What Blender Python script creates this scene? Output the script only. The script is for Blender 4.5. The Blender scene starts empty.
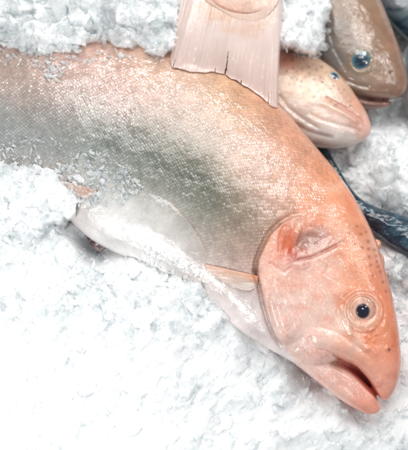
import bpy, bmesh, math, random
import numpy as np
from mathutils import Vector, Matrix
from mathutils.bvhtree import BVHTree

random.seed(7)
rng = np.random.default_rng(7)
S = bpy.context.scene
COL = S.collection
MM = 0.001                      # everything below is thought in millimetres

# ------------------------------------------------------------------ camera
TILT = math.radians(20)
DIST = 1100.0
W0, H0 = 408.0, 450.0
F = np.array([0, math.sin(TILT), -math.cos(TILT)])
U = np.array([0, math.cos(TILT), math.sin(TILT)])
R = np.array([1.0, 0, 0])
WV = -F                          # the direction the fish's flanks face
CAM = -F * DIST

def P(px, py, h=0.0):
    """point of the picture plane px,py carried to the height h (mm)"""
    px = np.asarray(px, float); py = np.asarray(py, float); h = np.asarray(h, float)
    d = F * DIST + (px - W0 / 2)[..., None] * R + (H0 / 2 - py)[..., None] * U
    t = (h - CAM[2]) / d[..., 2]
    return CAM + d * t[..., None]

def proj(v):
    q = v - CAM
    z = q @ F
    return (q @ R) / z * DIST + W0 / 2, H0 / 2 - (q @ U) / z * DIST

cam = bpy.data.cameras.new('camera')
camo = bpy.data.objects.new('camera', cam)
COL.objects.link(camo)
camo.location = Vector(CAM * MM)
camo.rotation_euler = (TILT, 0, 0)
cam.lens = 36 * DIST / H0
cam.sensor_width = 36
cam.clip_start = 0.05; cam.clip_end = 20
S.camera = camo
cam.dof.use_dof = True
cam.dof.focus_distance = (DIST - 42) * MM
cam.dof.aperture_fstop = 4.5

# ------------------------------------------------------------------ helpers
def lin(c):
    c = np.asarray(c, float) / 255.0
    return np.where(c <= 0.04045, c / 12.92, ((c + 0.055) / 1.055) ** 2.4)

def sstep(a, b, x):
    t = np.clip((x - a) / (b - a), 0, 1)
    return t * t * (3 - 2 * t)

def catmull(pts, n):
    pts = np.asarray(pts, float)
    m = len(pts)
    P_ = np.vstack([2 * pts[0] - pts[1], pts, 2 * pts[-1] - pts[-2]])
    u = np.linspace(0, m - 1, n)
    i = np.minimum(u.astype(int), m - 2)
    f = (u - i)[:, None]
    a, b, c, d = P_[i], P_[i + 1], P_[i + 2], P_[i + 3]
    return 0.5 * (2 * b + (c - a) * f + (2 * a - 5 * b + 4 * c - d) * f ** 2 + (3 * b - a - 3 * c + d) * f ** 3)

def seg_dist(px, py, poly, closed=False):
    """unsigned distance, side (+ = left in picture coords) and parameter 0..1 along an open polyline"""
    poly = np.asarray(poly, float)
    if closed: poly = np.vstack([poly, poly[:1]])
    best = np.full(px.shape, 1e9); side = np.zeros(px.shape); par = np.zeros(px.shape)
    L = np.concatenate([[0], np.cumsum(np.hypot(*np.diff(poly, axis=0).T))])
    for k in range(len(poly) - 1):
        ax, ay = poly[k]; bx, by = poly[k + 1]
        dx, dy = bx - ax, by - ay
        l2 = dx * dx + dy * dy
        t = np.clip(((px - ax) * dx + (py - ay) * dy) / l2, 0, 1)
        ex, ey = px - ax - t * dx, py - ay - t * dy
        d = np.hypot(ex, ey)
        m = d < best
        best = np.where(m, d, best)
        side = np.where(m, np.sign(dx * ey - dy * ex), side)
        par = np.where(m, (L[k] + t * (L[k + 1] - L[k])) / L[-1], par)
    return best, side, par

def inside(px, py, poly):
    poly = np.asarray(poly, float)
    r = np.zeros(px.shape, bool)
    j = len(poly) - 1
    for i in range(len(poly)):
        xi, yi = poly[i]; xj, yj = poly[j]
        if yi != yj:
            r ^= ((yi > py) != (yj > py)) & (px < (xj - xi) * (py - yi) / (yj - yi) + xi)
        j = i
    return r

def sdist(px, py, poly):
    d, _, _ = seg_dist(px, py, poly, True)
    return np.where(inside(px, py, poly), d, -d)

# value noise on numpy arrays
_perm = rng.random((64, 64, 64))
def vnoise(p):
    i = np.floor(p).astype(int); f = p - i
    f = f * f * (3 - 2 * f)
    i0 = i % 64; i1 = (i + 1) % 64
    x0, y0, z0 = i0[..., 0], i0[..., 1], i0[..., 2]; x1, y1, z1 = i1[..., 0], i1[..., 1], i1[..., 2]
    fx, fy, fz = f[..., 0], f[..., 1], f[..., 2]
    a = _perm[x0, y0, z0] * (1 - fx) + _perm[x1, y0, z0] * fx
    b = _perm[x0, y1, z0] * (1 - fx) + _perm[x1, y1, z0] * fx
    c = _perm[x0, y0, z1] * (1 - fx) + _perm[x1, y0, z1] * fx
    d = _perm[x0, y1, z1] * (1 - fx) + _perm[x1, y1, z1] * fx
    return ((a * (1 - fy) + b * fy) * (1 - fz) + (c * (1 - fy) + d * fy) * fz) * 2 - 1

def fbm(p, octv=4, gain=0.5):
    s = 0; a = 1
    for _ in range(octv):
        s = s + a * vnoise(p); p = p * 2.03 + 17.3; a *= gain
    return s

def mesh_np(name, v, f, loops=4):
    """mesh from numpy: v (mm), f (n,loops) all the same length"""
    me = bpy.data.meshes.new(name)
    f = np.asarray(f, np.int32)
    me.vertices.add(len(v)); me.vertices.foreach_set('co', (np.asarray(v) * MM).astype(np.float32).ravel())
    me.loops.add(f.size); me.loops.foreach_set('vertex_index', f.ravel())
    me.polygons.add(len(f))
    me.polygons.foreach_set('loop_start', np.arange(0, f.size, f.shape[1], dtype=np.int32))
    me.polygons.foreach_set('use_smooth', np.ones(len(f), bool))
    me.update(calc_edges=True); me.validate()
    return me

def set_col(me, c):
    a = me.color_attributes.new('Col', 'FLOAT_COLOR', 'POINT')
    a.data.foreach_set('color', np.hstack([c, np.ones((len(c), 1))]).astype(np.float32).ravel())

def set_f(me, name, x):
    a = me.attributes.new(name, 'FLOAT', 'POINT'); a.data.foreach_set('value', np.asarray(x, np.float32))

def set_v(me, name, x):
    a = me.attributes.new(name, 'FLOAT_VECTOR', 'POINT'); a.data.foreach_set('vector', np.asarray(x, np.float32).ravel())

def link(name, me, mat, parent=None):
    o = bpy.data.objects.new(name, me)
    COL.objects.link(o)
    if mat: me.materials.append(mat)
    if parent:
        o.parent = parent
        o.matrix_parent_inverse = parent_world(parent).inverted()
    return o

def parent_world(p):
    m = Matrix.Translation(p.location)
    return m

def thing(name, label, cat, at, group=None):
    o = bpy.data.objects.new(name, None)
    COL.objects.link(o)
    o.location = Vector(np.asarray(at) * MM); o.empty_display_size = 0.02
    o['label'] = label; o['category'] = cat
    if group: o['group'] = group
    return o

def loft(st, n_s=220, n_t=72, back=0.6):
    """st rows: Dx,Dy,Vx,Vy,relief,height,exponent -> closed shell (verts mm, quads)"""
    a = catmull(st, n_s)
    th = np.linspace(0, 2 * math.pi, n_t, endpoint=False)
    c, s = np.cos(th), np.sin(th)
    vs = []
    for r in a:
        D = r[0:2]; V = r[2:4]
        ctr = (D + V) / 2; hf = (D - V) / 2
        q = ctr + c[:, None] * hf
        b = max(r[4], 0.4)
        rel = b * np.sign(s) * np.abs(s) ** r[6]
        rel = np.where(rel < 0, rel * back, rel)
        vs.append(P(q[:, 0], q[:, 1], np.full(n_t, r[5])) + rel[:, None] * WV)
    v = np.vstack(vs)
    i = np.arange(n_s - 1)[:, None] * n_t; j = np.arange(n_t)[None]; k = (j + 1) % n_t
    f = np.stack([i + j, i + k, i + n_t + k, i + n_t + j], -1).reshape(-1, 4)
    # end caps: centre fans expressed as degenerate-free quads via extra rings
    return v, f, n_t, n_s

def shell_bm(bm, st, **kw):
    v, f, n_t, n_s = loft(st, **kw)
    vv = [bm.verts.new(Vector(x * MM)) for x in v]
    for q in f: bm.faces.new([vv[i] for i in q])
    bm.faces.new(vv[:n_t]); bm.faces.new(list(reversed(vv[-n_t:])))

def blob_bm(bm, px, py, h, rx, ry, rz):
    m = bmesh.ops.create_icosphere(bm, subdivisions=3, radius=1)
    c = P(px, py, h)
    for v in m['verts']:
        q = c + v.co.x * rx * R + v.co.y * ry * U + v.co.z * rz * WV
        v.co = Vector(q * MM)

def remesh(bm, voxel=0.8, smooth=8):
    bmesh.ops.recalc_face_normals(bm, faces=bm.faces)
    me = bpy.data.meshes.new('tmp'); bm.to_mesh(me); bm.free()
    o = bpy.data.objects.new('tmp', me); COL.objects.link(o)
    m = o.modifiers.new('r', 'REMESH'); m.mode = 'VOXEL'; m.voxel_size = voxel * MM; m.use_smooth_shade = True
    m = o.modifiers.new('s', 'SMOOTH'); m.factor = 0.5; m.iterations = smooth
    dg = bpy.context.evaluated_depsgraph_get(); dg.update()
    ev = o.evaluated_get(dg)
    r = bpy.data.meshes.new_from_object(ev)
    bpy.data.objects.remove(o); bpy.data.meshes.remove(me)
    r.materials.clear()
    n = len(r.vertices)
    v = np.empty(n * 3, np.float32); r.vertices.foreach_get('co', v)
    nn = np.empty(n * 3, np.float32); r.vertices.foreach_get('normal', nn)
    return r, v.reshape(-1, 3).astype(float) / MM, nn.reshape(-1, 3).astype(float)

def put(me, v):
    me.vertices.foreach_set('co', (v * MM).astype(np.float32).ravel()); me.update()
    me.polygons.foreach_set('use_smooth', np.ones(len(me.polygons), bool))

def idw(px, py, samples, soft=30.0, power=2.0):
    acc = np.zeros(px.shape + (3,)); wt = np.zeros(px.shape)
    for x, y, c in samples:
        w = 1.0 / ((px - x) ** 2 + (py - y) ** 2 + soft) ** power
        acc += w[..., None] * lin(c); wt += w
    return acc / wt[..., None]

def rbf(px, py, samples, sig):
    acc = np.zeros(px.shape + (3,)); wt = np.zeros(px.shape)
    for x, y, c in samples:
        d2 = (px - x) ** 2 + (py - y) ** 2
        w = np.exp(-d2 / (2 * sig * sig)) + 1e-3 / (1 + d2 / 400)
        acc += w[..., None] * lin(c); wt += w
    return acc / wt[..., None]

def bodycoords(px, py, st):
    """along-body and round-body lengths (mm) for the scale lattice"""
    a = catmull(st, 500)
    ctr = (a[:, 0:2] + a[:, 2:4]) / 2; hf = (a[:, 0:2] - a[:, 2:4]) / 2
    arc = np.concatenate([[0], np.cumsum(np.hypot(*np.diff(ctr, axis=0).T))])
    u = np.zeros(px.shape); v = np.zeros(px.shape)
    hw = np.hypot(hf[:, 0], hf[:, 1])
    for k0 in range(0, len(px), 20000):
        sl = slice(k0, k0 + 20000)
        dx = px[sl, None] - ctr[None, :, 0]; dy = py[sl, None] - ctr[None, :, 1]
        # station whose D-V line carries the point
        cr = (dx * hf[None, :, 1] - dy * hf[None, :, 0]) / hw
        al = (dx * hf[None, :, 0] + dy * hf[None, :, 1]) / hw
        cost = np.abs(cr) + 4.0 * np.maximum(np.abs(al) - hw * 1.03, 0)
        i = np.argmin(cost, 1)
        r = np.arange(len(i))
        u[sl] = arc[i] - 0 * cr[r, i]
        # finer: neighbour interpolation through the signed offset
        u[sl] += -cr[r, i] * np.sign(1.0) * 0.0
        t = np.clip(al[r, i] / hw[i], -1, 1)
        b = a[i, 4]
        # arc length of the ellipse from the flank's middle
        th = np.arcsin(t)
        v[sl] = th * np.sqrt((hw[i] ** 2 + b ** 2) / 2) * 0.55 + 0.45 * hw[i] * t * 1.2
        # move u by the remaining offset along the local axis
        tang = np.gradient(ctr, axis=0); tang /= np.hypot(tang[:, 0], tang[:, 1])[:, None]
        u[sl] += (dx[r, i] - t * hf[i, 0]) * tang[i, 0] + (dy[r, i] - t * hf[i, 1]) * tang[i, 1]
    return u, v

# ------------------------------------------------------------------ materials
class NT:
    def __init__(self, name):
        self.m = bpy.data.materials.new(name); self.m.use_nodes = True
        self.t = self.m.node_tree; self.t.nodes.clear()
        self.out = self.t.nodes.new('ShaderNodeOutputMaterial')
    def n(self, typ, **kw):
        x = self.t.nodes.new(typ)
        for k, v in kw.items():
            if k.startswith('_'): setattr(x, k[1:], v)
        return x
    def set(self, sock, v):
        if hasattr(v, 'is_output') or isinstance(v, bpy.types.NodeSocket): self.t.links.new(v, sock)
        else: sock.default_value = v
    def math(self, op, a, b=0.0, c=None):
        x = self.n('ShaderNodeMath', _operation=op)
        self.set(x.inputs[0], a); self.set(x.inputs[1], b)
        if c is not None: self.set(x.inputs[2], c)
        return x.outputs[0]
    def vmath(self, op, a, b=None, scale=None):
        x = self.n('ShaderNodeVectorMath', _operation=op)
        self.set(x.inputs[0], a)
        if b is not None: self.set(x.inputs[1], b)
        if scale is not None: self.set(x.inputs['Scale'], scale)
        return x.outputs['Value'] if op in ('DOT_PRODUCT', 'LENGTH') else x.outputs[0]
    def attr(self, name):
        x = self.n('ShaderNodeAttribute'); x.attribute_name = name
        return x
    def noise(self, scale, detail=3.0, rough=0.5, vec=None, dist=0.0):
        x = self.n('ShaderNodeTexNoise')
        x.inputs['Scale'].default_value = scale; x.inputs['Detail'].default_value = detail
        x.inputs['Roughness'].default_value = rough; x.inputs['Distortion'].default_value = dist
        if vec is None:
            vec = self.n('ShaderNodeNewGeometry').outputs['Position']
        self.set(x.inputs['Vector'], vec)
        return x.outputs['Fac']
    def mapr(self, x, a, b, c, d):
        m = self.n('ShaderNodeMapRange')
        self.set(m.inputs[0], x)
        for i, v in zip((1, 2, 3, 4), (a, b, c, d)): self.set(m.inputs[i], v)
        return m.outputs[0]
    def mixc(self, fac, a, b, mode='MIX'):
        x = self.n('ShaderNodeMix', _data_type='RGBA', _blend_type=mode)
        self.set(x.inputs[0], fac); self.set(x.inputs[6], a); self.set(x.inputs[7], b)
        return x.outputs[2]
    def bump(self, h, strength, dist, normal=None):
        b = self.n('ShaderNodeBump')
        b.inputs['Strength'].default_value = strength; b.inputs['Distance'].default_value = dist
        self.set(b.inputs['Height'], h)
        if normal is not None: self.set(b.inputs['Normal'], normal)
        return b.outputs[0]
    def bsdf(self, **kw):
        b = self.n('ShaderNodeBsdfPrincipled')
        for k, v in kw.items(): self.set(b.inputs[k.replace('_', ' ')], v)
        self.t.links.new(b.outputs[0], self.out.inputs[0])
        return b

def fish_material(name, pitch=3.6, scale_amt=1.0, rough=0.3, sss=0.2, metal=0.0):
    """wet fish skin: painted-on pigment zones (Col), overlapping scales from the body coordinates, slime gloss"""
    t = NT(name)
    col = t.attr('Col').outputs['Color']
    uv = t.attr('bodyuv').outputs['Vector']
    amt = t.attr('scales').outputs['Fac']
    # scale lattice turned by 45 degrees so that cells are diamonds
    wob = t.n('ShaderNodeTexNoise'); wob.inputs['Scale'].default_value = 0.07
    t.set(wob.inputs['Vector'], uv)
    uvw = t.vmath('ADD', uv, t.vmath('SCALE', wob.outputs['Color'], scale=2.2))
    mp = t.n('ShaderNodeMapping'); mp.inputs['Rotation'].default_value = (0, 0, math.radians(45))
    mp.inputs['Scale'].default_value = (1 / pitch * 0.92, 1 / pitch * 1.12, 1)
    t.set(mp.inputs['Vector'], uvw)
    # mapping scales before rotating
    vor = t.n('ShaderNodeTexVoronoi', _voronoi_dimensions='2D', _distance='MINKOWSKI')
    vor.inputs['Exponent'].default_value = 2.2
    vor.inputs['Randomness'].default_value = 0.13; vor.inputs['Scale'].default_value = 1.0
    t.set(vor.inputs['Vector'], mp.outputs[0])
    loc = t.vmath('SUBTRACT', mp.outputs[0], vor.outputs['Position'])
    sep = t.n('ShaderNodeSeparateXYZ'); t.set(sep.inputs[0], loc)
    back = t.math('ADD', sep.outputs[0], sep.outputs[1])
    rc = t.n('ShaderNodeSeparateXYZ'); t.set(rc.inputs[0], t.vmath('SUBTRACT', vor.outputs['Color'], (0.5, 0.5, 0.5)))
    tilt = t.math('ADD', t.math('MULTIPLY', sep.outputs[0], rc.outputs[0]), t.math('MULTIPLY', sep.outputs[1], rc.outputs[1]))
    dome = t.math('MULTIPLY', t.math('POWER', vor.outputs['Distance'], 2.0), -0.8)
    h = t.math('ADD', t.math('ADD', t.math('MULTIPLY', back, -0.35), t.math('MULTIPLY', tilt, 1.1)), dome)
    h = t.math('MULTIPLY', h, amt)
    edge = t.mapr(vor.outputs['Distance'], 0.36, 0.56, 0.0, 1.0)
    # pigment and painted scale shine
    n1 = t.noise(90, 5, 0.6); n2 = t.noise(420, 3, 0.6); n3 = t.noise(26, 3, 0.5)
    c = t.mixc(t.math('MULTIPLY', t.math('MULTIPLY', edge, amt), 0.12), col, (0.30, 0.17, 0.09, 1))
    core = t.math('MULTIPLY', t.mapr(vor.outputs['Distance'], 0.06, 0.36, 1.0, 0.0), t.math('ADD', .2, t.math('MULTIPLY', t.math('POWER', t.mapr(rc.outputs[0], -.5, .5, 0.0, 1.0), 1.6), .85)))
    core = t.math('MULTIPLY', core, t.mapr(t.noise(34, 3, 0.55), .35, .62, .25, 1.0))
    lit = t.vmath('ADD', t.vmath('SCALE', col, scale=0.62), (0.37, 0.345, 0.315))  # glints of the scales painted as pale centres
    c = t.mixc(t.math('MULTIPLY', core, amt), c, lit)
    rnd = t.mapr(rc.outputs[2], -0.5, 0.5, 0.88, 1.12)
    vm = t.math('ADD', t.math('MULTIPLY', t.math('SUBTRACT', rnd, 1.0), amt), 1.0)
    vm = t.math('MULTIPLY', vm, t.mapr(n1, 0.3, 0.7, 0.9, 1.1))
    vm = t.math('MULTIPLY', vm, t.mapr(n2, 0.3, 0.7, 0.94, 1.06))
    vm = t.math('MULTIPLY', vm, t.mapr(n3, 0.3, 0.7, 0.93, 1.07))
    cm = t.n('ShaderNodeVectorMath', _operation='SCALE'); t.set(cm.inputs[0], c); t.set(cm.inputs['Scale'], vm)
    # wet skin
    bn = t.bump(h, 0.3, 0.00030 * pitch / 3.6)
    film = t.math('ADD', t.math('MULTIPLY', t.noise(60, 2, 0.5), .55), t.math('MULTIPLY', t.noise(260, 3, 0.6), t.math('MULTIPLY_ADD', amt, -.10, 0.17)))
    bn2 = t.bump(film, 0.12, 0.003, bn)
    coatn = t.bump(t.math('ADD', film, t.math('MULTIPLY', h, 0.085)), 0.8, 0.0036)
    rg = t.mapr(t.noise(140, 4, 0.6), 0.35, 0.65, rough - 0.08, rough + 0.14)
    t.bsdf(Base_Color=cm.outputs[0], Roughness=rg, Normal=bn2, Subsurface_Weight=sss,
           Subsurface_Radius=(1.0, 0.6, 0.45), Subsurface_Scale=0.004, Metallic=metal,
           Specular_IOR_Level=0.3, Coat_Weight=1.0, Coat_Roughness=0.13, Coat_IOR=1.5, Coat_Normal=coatn)
    return t.m

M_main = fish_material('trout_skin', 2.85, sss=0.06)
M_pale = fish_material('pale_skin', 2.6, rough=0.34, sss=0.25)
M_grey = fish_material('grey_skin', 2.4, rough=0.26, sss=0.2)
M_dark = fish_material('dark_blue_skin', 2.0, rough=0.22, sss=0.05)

def fin_material(name, sss=0.35, thinning=.22, lines=.13):
    """wet fin skin: pale rays in a thin see-through web, slime gloss running along the rays"""
    t = NT(name)
    col = t.attr('Col').outputs['Color']
    ray = t.attr('ray').outputs['Fac']; along = t.attr('along').outputs['Fac']
    def streak(f, g, d=2):
        v = t.n('ShaderNodeCombineXYZ')
        t.set(v.inputs[0], t.math('MULTIPLY', ray, f)); t.set(v.inputs[1], t.math('MULTIPLY', along, g))
        return t.noise(1.0, d, 0.5, v.outputs[0])
    s1, s2, s3 = streak(1.1, 2.0), streak(3.1, 3.0), streak(1.7, 7.0, 3)
    hair = t.mapr(s2, .56, .70, 0.0, 1.0)
    c = t.mixc(t.math('MULTIPLY', hair, lines * 3.5), col, (.93, .87, .84, 1))
    c = t.mixc(t.math('MULTIPLY', t.mapr(s1, .5, .7, 0.0, 1.0), lines * 1.6), c, (.72, .42, .33, 1))
    v = t.mapr(t.noise(60, 3, .5), .35, .65, .95, 1.04)
    cm = t.n('ShaderNodeVectorMath', _operation='SCALE'); t.set(cm.inputs[0], c); t.set(cm.inputs['Scale'], v)
    hgt = t.math('ADD', t.math('MULTIPLY', s1, .6), t.math('MULTIPLY', s2, .35))
    b1 = t.bump(hgt, 0.4, 0.0010)
    cb = t.bump(t.math('ADD', t.math('ADD', hgt, t.math('MULTIPLY', s3, .5)), t.math('MULTIPLY', t.noise(200, 3, .6), .25)), 0.7, 0.0016)
    thin = t.math('SUBTRACT', 1.0, t.math('MULTIPLY', t.mapr(along, .5, 1.0, .04, thinning), t.mapr(s1, .35, .65, 1.0, .3)))
    t.bsdf(Alpha=thin if thinning else 1.0, Base_Color=cm.outputs[0], Roughness=0.4, Normal=b1, Subsurface_Weight=sss,
           Subsurface_Radius=(1.0, 0.7, 0.6), Subsurface_Scale=0.004, Specular_IOR_Level=.3,
           Coat_Weight=1.0, Coat_Roughness=0.07, Coat_IOR=1.5, Coat_Normal=cb)
    return t.m
M_fin = fin_material('fin_membrane')
M_fin2 = fin_material('fin_flesh', .4, 0.0, .04)

def ice_material(name, trans, rough, base=(0.93, 0.955, 0.965, 1), sss=0.0, bscale=260, bd=0.0012):
    t = NT(name)
    n = t.noise(bscale, 4, 0.6)
    n2 = t.noise(70, 3, 0.5)
    b = t.bump(n, 0.5, bd)
    tr = t.mapr(n2, 0.35, 0.65, max(trans - 0.22, 0), min(trans + 0.15, 1)) if trans > 0 else 0.0
    t.bsdf(Base_Color=base, Roughness=rough, Normal=b, Transmission_Weight=tr, IOR=1.31,
           Subsurface_Weight=sss, Subsurface_Radius=(0.8, 0.95, 1.0), Subsurface_Scale=0.010, Specular_IOR_Level=0.5)
    return t.m
M_bed = ice_material('packed_ice', 0.0, 0.4, base=(0.885, 0.905, 0.915, 1), sss=0.7, bscale=300, bd=0.0008)
def crystal_material(name, clear, refr, tint=(0.97, 0.985, 0.99, 1)):
    """wet crushed ice: part clear, part milky from trapped air, bright wet facets"""
    t = NT(name)
    n = t.noise(330, 4, 0.6); n2 = t.noise(85, 3, 0.55)
    b = t.bump(n, 0.5, 0.0010)
    tr = t.n('ShaderNodeBsdfTransparent'); tr.inputs[0].default_value = tint
    rf = t.n('ShaderNodeBsdfRefraction'); rf.inputs['IOR'].default_value = 1.2; rf.inputs['Roughness'].default_value = .12
    rf.inputs[0].default_value = tint; t.set(rf.inputs['Normal'], b)
    df = t.n('ShaderNodeBsdfDiffuse'); df.inputs[0].default_value = (0.94, 0.955, 0.965, 1); t.set(df.inputs['Normal'], b)
    tl = t.n('ShaderNodeBsdfTranslucent'); tl.inputs[0].default_value = (0.94, 0.955, 0.965, 1)
    gl = t.n('ShaderNodeBsdfGlossy'); gl.inputs['Roughness'].default_value = .11; t.set(gl.inputs['Normal'], b)
    fr = t.n('ShaderNodeFresnel'); fr.inputs['IOR'].default_value = 1.33; t.set(fr.inputs['Normal'], b)
    def mix(f, x, y):
        m = t.n('ShaderNodeMixShader'); t.set(m.inputs[0], f); t.set(m.inputs[1], x.outputs[0]); t.set(m.inputs[2], y.outputs[0]); return m
    milk = mix(.3, df, tl)
    glass = mix(refr, tr, rf)
    body = mix(t.mapr(n2, .36, .64, min(clear + .22, 1), max(clear - .25, 0)), milk, glass)
    o = mix(t.math('MINIMUM', fr.outputs[0], .22), body, gl)
    back = t.n('ShaderNodeNewGeometry')
    tr2 = t.n('ShaderNodeBsdfTransparent'); tr2.inputs[0].default_value = tint
    o = mix(back.outputs['Backfacing'], o, tr2)
    t.t.links.new(o.outputs[0], t.out.inputs[0])
    return t.m
M_shard = crystal_material('milky_ice', .34, .4)
M_shard2 = crystal_material('clear_ice', .66, .45, (0.962, 0.974, 0.976, 1))
M_melt = crystal_material('melting_ice', .66, .25)

def gloss_material(name, rgb, rough=0.1, coat=1.0, attr=False, sss=0.0):
    t = NT(name)
    c = t.attr('Col').outputs['Color'] if attr else tuple(lin(rgb)) + (1,)
    t.bsdf(Base_Color=c, Roughness=rough, Coat_Weight=coat, Coat_Roughness=0.04, Subsurface_Weight=sss,
           Subsurface_Radius=(1, .6, .4), Subsurface_Scale=0.002,
           Normal=t.bump(t.noise(500, 3), 0.15, 0.0006))
    return t.m
M_pupil = gloss_material('pupil_black', (10, 16, 38), 0.12)
M_iris = gloss_material('iris', (220, 190, 170), 0.25, attr=True, sss=0.2)
def cornea_material():
    t = NT('cornea')
    tr = t.n('ShaderNodeBsdfTransparent'); gl = t.n('ShaderNodeBsdfGlossy'); gl.inputs['Roughness'].default_value = 0.05
    fr = t.n('ShaderNodeFresnel'); fr.inputs['IOR'].default_value = 1.45
    b = t.bump(t.noise(230, 3), 0.35, 0.0012)
    t.set(gl.inputs['Normal'], b); t.set(fr.inputs['Normal'], b)
    mx = t.n('ShaderNodeMixShader'); t.set(mx.inputs[0], fr.outputs[0])
    t.set(mx.inputs[1], tr.outputs[0]); t.set(mx.inputs[2], gl.outputs[0])
    ge = t.n('ShaderNodeNewGeometry'); tr2 = t.n('ShaderNodeBsdfTransparent'); m2_ = t.n('ShaderNodeMixShader')
    t.set(m2_.inputs[0], ge.outputs['Backfacing']); t.set(m2_.inputs[1], mx.outputs[0]); t.set(m2_.inputs[2], tr2.outputs[0])
    t.t.links.new(m2_.outputs[0], t.out.inputs[0])
    return t.m
M_cornea = cornea_material()

def gauss(px, py, x, y, rx, ry=None, ang=0.0):
    ry = ry or rx
    c, s = math.cos(ang), math.sin(ang)
    dx, dy = px - x, py - y
    return np.exp(-(((dx * c + dy * s) / rx) ** 2 + ((-dx * s + dy * c) / ry) ** 2))

def groove(px, py, poly, width, depth, fade=0.12):
    d, s, t = seg_dist(px, py, poly)
    return -depth * np.exp(-(d / width) ** 2) * sstep(0, fade, t) * sstep(0, fade, 1 - t)

def bvh_of(me):
    n = len(me.vertices); v = np.empty(n * 3, np.float32); me.vertices.foreach_get('co', v)
    vv = [Vector(x) for x in v.reshape(-1, 3)]
    return BVHTree.FromPolygons(vv, [tuple(p.vertices) for p in me.polygons])

def hit_px(bvh, px, py):
    """surface point and normal (mm) under a picture point, looking along the flank axis"""
    o = Vector(P(px, py, 0.0) * MM)
    d = Vector((o - camo.location)).normalized()
    loc, nrm, _, _ = bvh.ray_cast(camo.location, d)
    if loc is None: return None, None
    return np.array(loc) / MM, np.array(nrm)

# ================================================================== main fish
MAIN = [  # Dx, Dy, Vx, Vy, relief, height, exponent
    (-150, 50, -150, 172, 34, 6, .95), (-70, 30, -72, 182, 40, 8, .95), (0, 22, 0, 192, 44, 10, .95),
    (60, 22, 48, 203, 47, 10, .93), (115, 28, 92, 240, 48, 10, .9), (170, 42, 138, 263, 49, 10, .9),
    (225, 63, 180, 285, 49, 10, .88), (277, 104, 213, 305, 48, 10, .86), (315, 146, 238, 330, 45, 10, .84),
    (343, 181, 262, 345, 42, 10, .82), (362, 212, 285, 358, 39, 10, .8), (377, 245, 306, 369, 36, 10, .78),
    (388, 282, 320, 366, 32, 10, .76), (395, 312, 336, 361, 28, 10, .76), (399, 340, 354, 367, 23, 10, .78),
    (400.5, 362, 365, 377, 18, 10, .8), (398, 380, 373, 388, 13, 10, .85), (394, 391, 378.5, 396, 8.5, 10, .95),
    (389, 398, 383, 400, 4, 10, 1)]
JAW = [(300, 325, 272, 345, 20, 8, .9), (320, 347, 291, 361, 22, 8, .85), (336, 361, 311, 377, 20, 8, .82),
       (351.5, 370, 330, 392, 16.5, 8, .82), (364.5, 381.5, 347, 404, 13, 8, .85), (374.5, 392.5, 360, 411, 9.5, 8, .9),
       (379, 403, 369, 414.5, 6, 8, .95), (381, 408, 376, 413.5, 3, 8, 1)]
bm = bmesh.new()
shell_bm(bm, MAIN)
shell_bm(bm, JAW, n_s=90, n_t=40)
# floor of the mouth, set back behind both lips
shell_bm(bm, [(330, 348, 322, 362, 16, 2, .9), (350, 358, 340, 374, 12, 2, .9), (366, 374, 354, 390, 7.5, 1, .9), (376, 388, 366, 399, 4, 1, .9)], n_s=40, n_t=24)
# what shows of the far side beyond the crown
blob_bm(bm, 376, 245, 2, 5.5, 6, 7)
blob_bm(bm, 380, 264, -2, 4.5, 11, 8)
me, v, nn = remesh(bm, 0.8, 6)
px, py = proj(v)
face = np.clip(nn @ WV, 0, 1)

OPER = [(306, 214), (293, 217), (281, 224), (270, 235), (263.5, 248), (258.5, 260), (257, 272), (261, 286), (264, 302), (269, 320), (276, 336), (287, 350)]
d, s, t = seg_dist(px, py, OPER)
sd = -s * d                                   # positive on the head side
if np.median(sd[(px > 300) & (px < 330) & (py > 260) & (py < 300)]) < 0: sd = -sd
endf = sstep(0, .18, t) * sstep(0, .08, 1 - t)
h = 6.0 * sstep(-.8, 1.6, sd) * np.exp(-np.clip(sd, 0, None) / 26) * endf * (d < 90)
h += (-3.0 - 2.5 * gauss(px, py, 257, 270, 14, 14)) * np.exp(-((sd + 2.5) / 2.2) ** 2) * endf
# gill folds below the cover
for k, off in enumerate((5, 10.5, 16, 22)):
    line = [(262 + off, 290), (266 + off * .98, 308), (272 + off * .95, 326), (281 + off * .9, 342)]
    h += groove(px, py, line, 2.0, 1.0 - .2 * k, .3)
    h += -groove(px, py, [(x - 3, y) for x, y in line], 2.2, .6, .3)
# pits of the shoulder and the crease under them
h += -3.6 * gauss(px, py, 287, 247, 6, 11, 0.35)
h += -3.2 * gauss(px, py, 308, 241, 14, 8, -0.25) * (1 + .5 * fbm(np.stack([px / 6, py / 6, px * 0], -1), 3))
h += 2.2 * gauss(px, py, 296, 238, 3, 12, 0.35)
crease = [(292, 264), (299, 260), (312, 257), (325, 251), (337, 245), (343, 241)]
h += groove(px, py, crease, 1.5, 1.5)
dc, sc_, tc = seg_dist(px, py, crease)
h += 1.0 * np.exp(-((dc * sc_ - 6) / 6) ** 2) * sstep(0, .1, tc) * sstep(0, .1, 1 - tc)
for ln, w_, dp in (([(293, 262), (297, 254), (303, 247), (306, 240)], 1.8, .7), ([(301, 231), (309, 227), (320, 229), (332, 238)], 2.4, .5),
                   ([(268, 262), (276, 268), (284, 273), (292, 266)], 1.6, .9), ([(284, 224), (279, 240), (279, 255)], 1.6, 1.0)):
    h += groove(px, py, ln, w_, dp)
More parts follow.
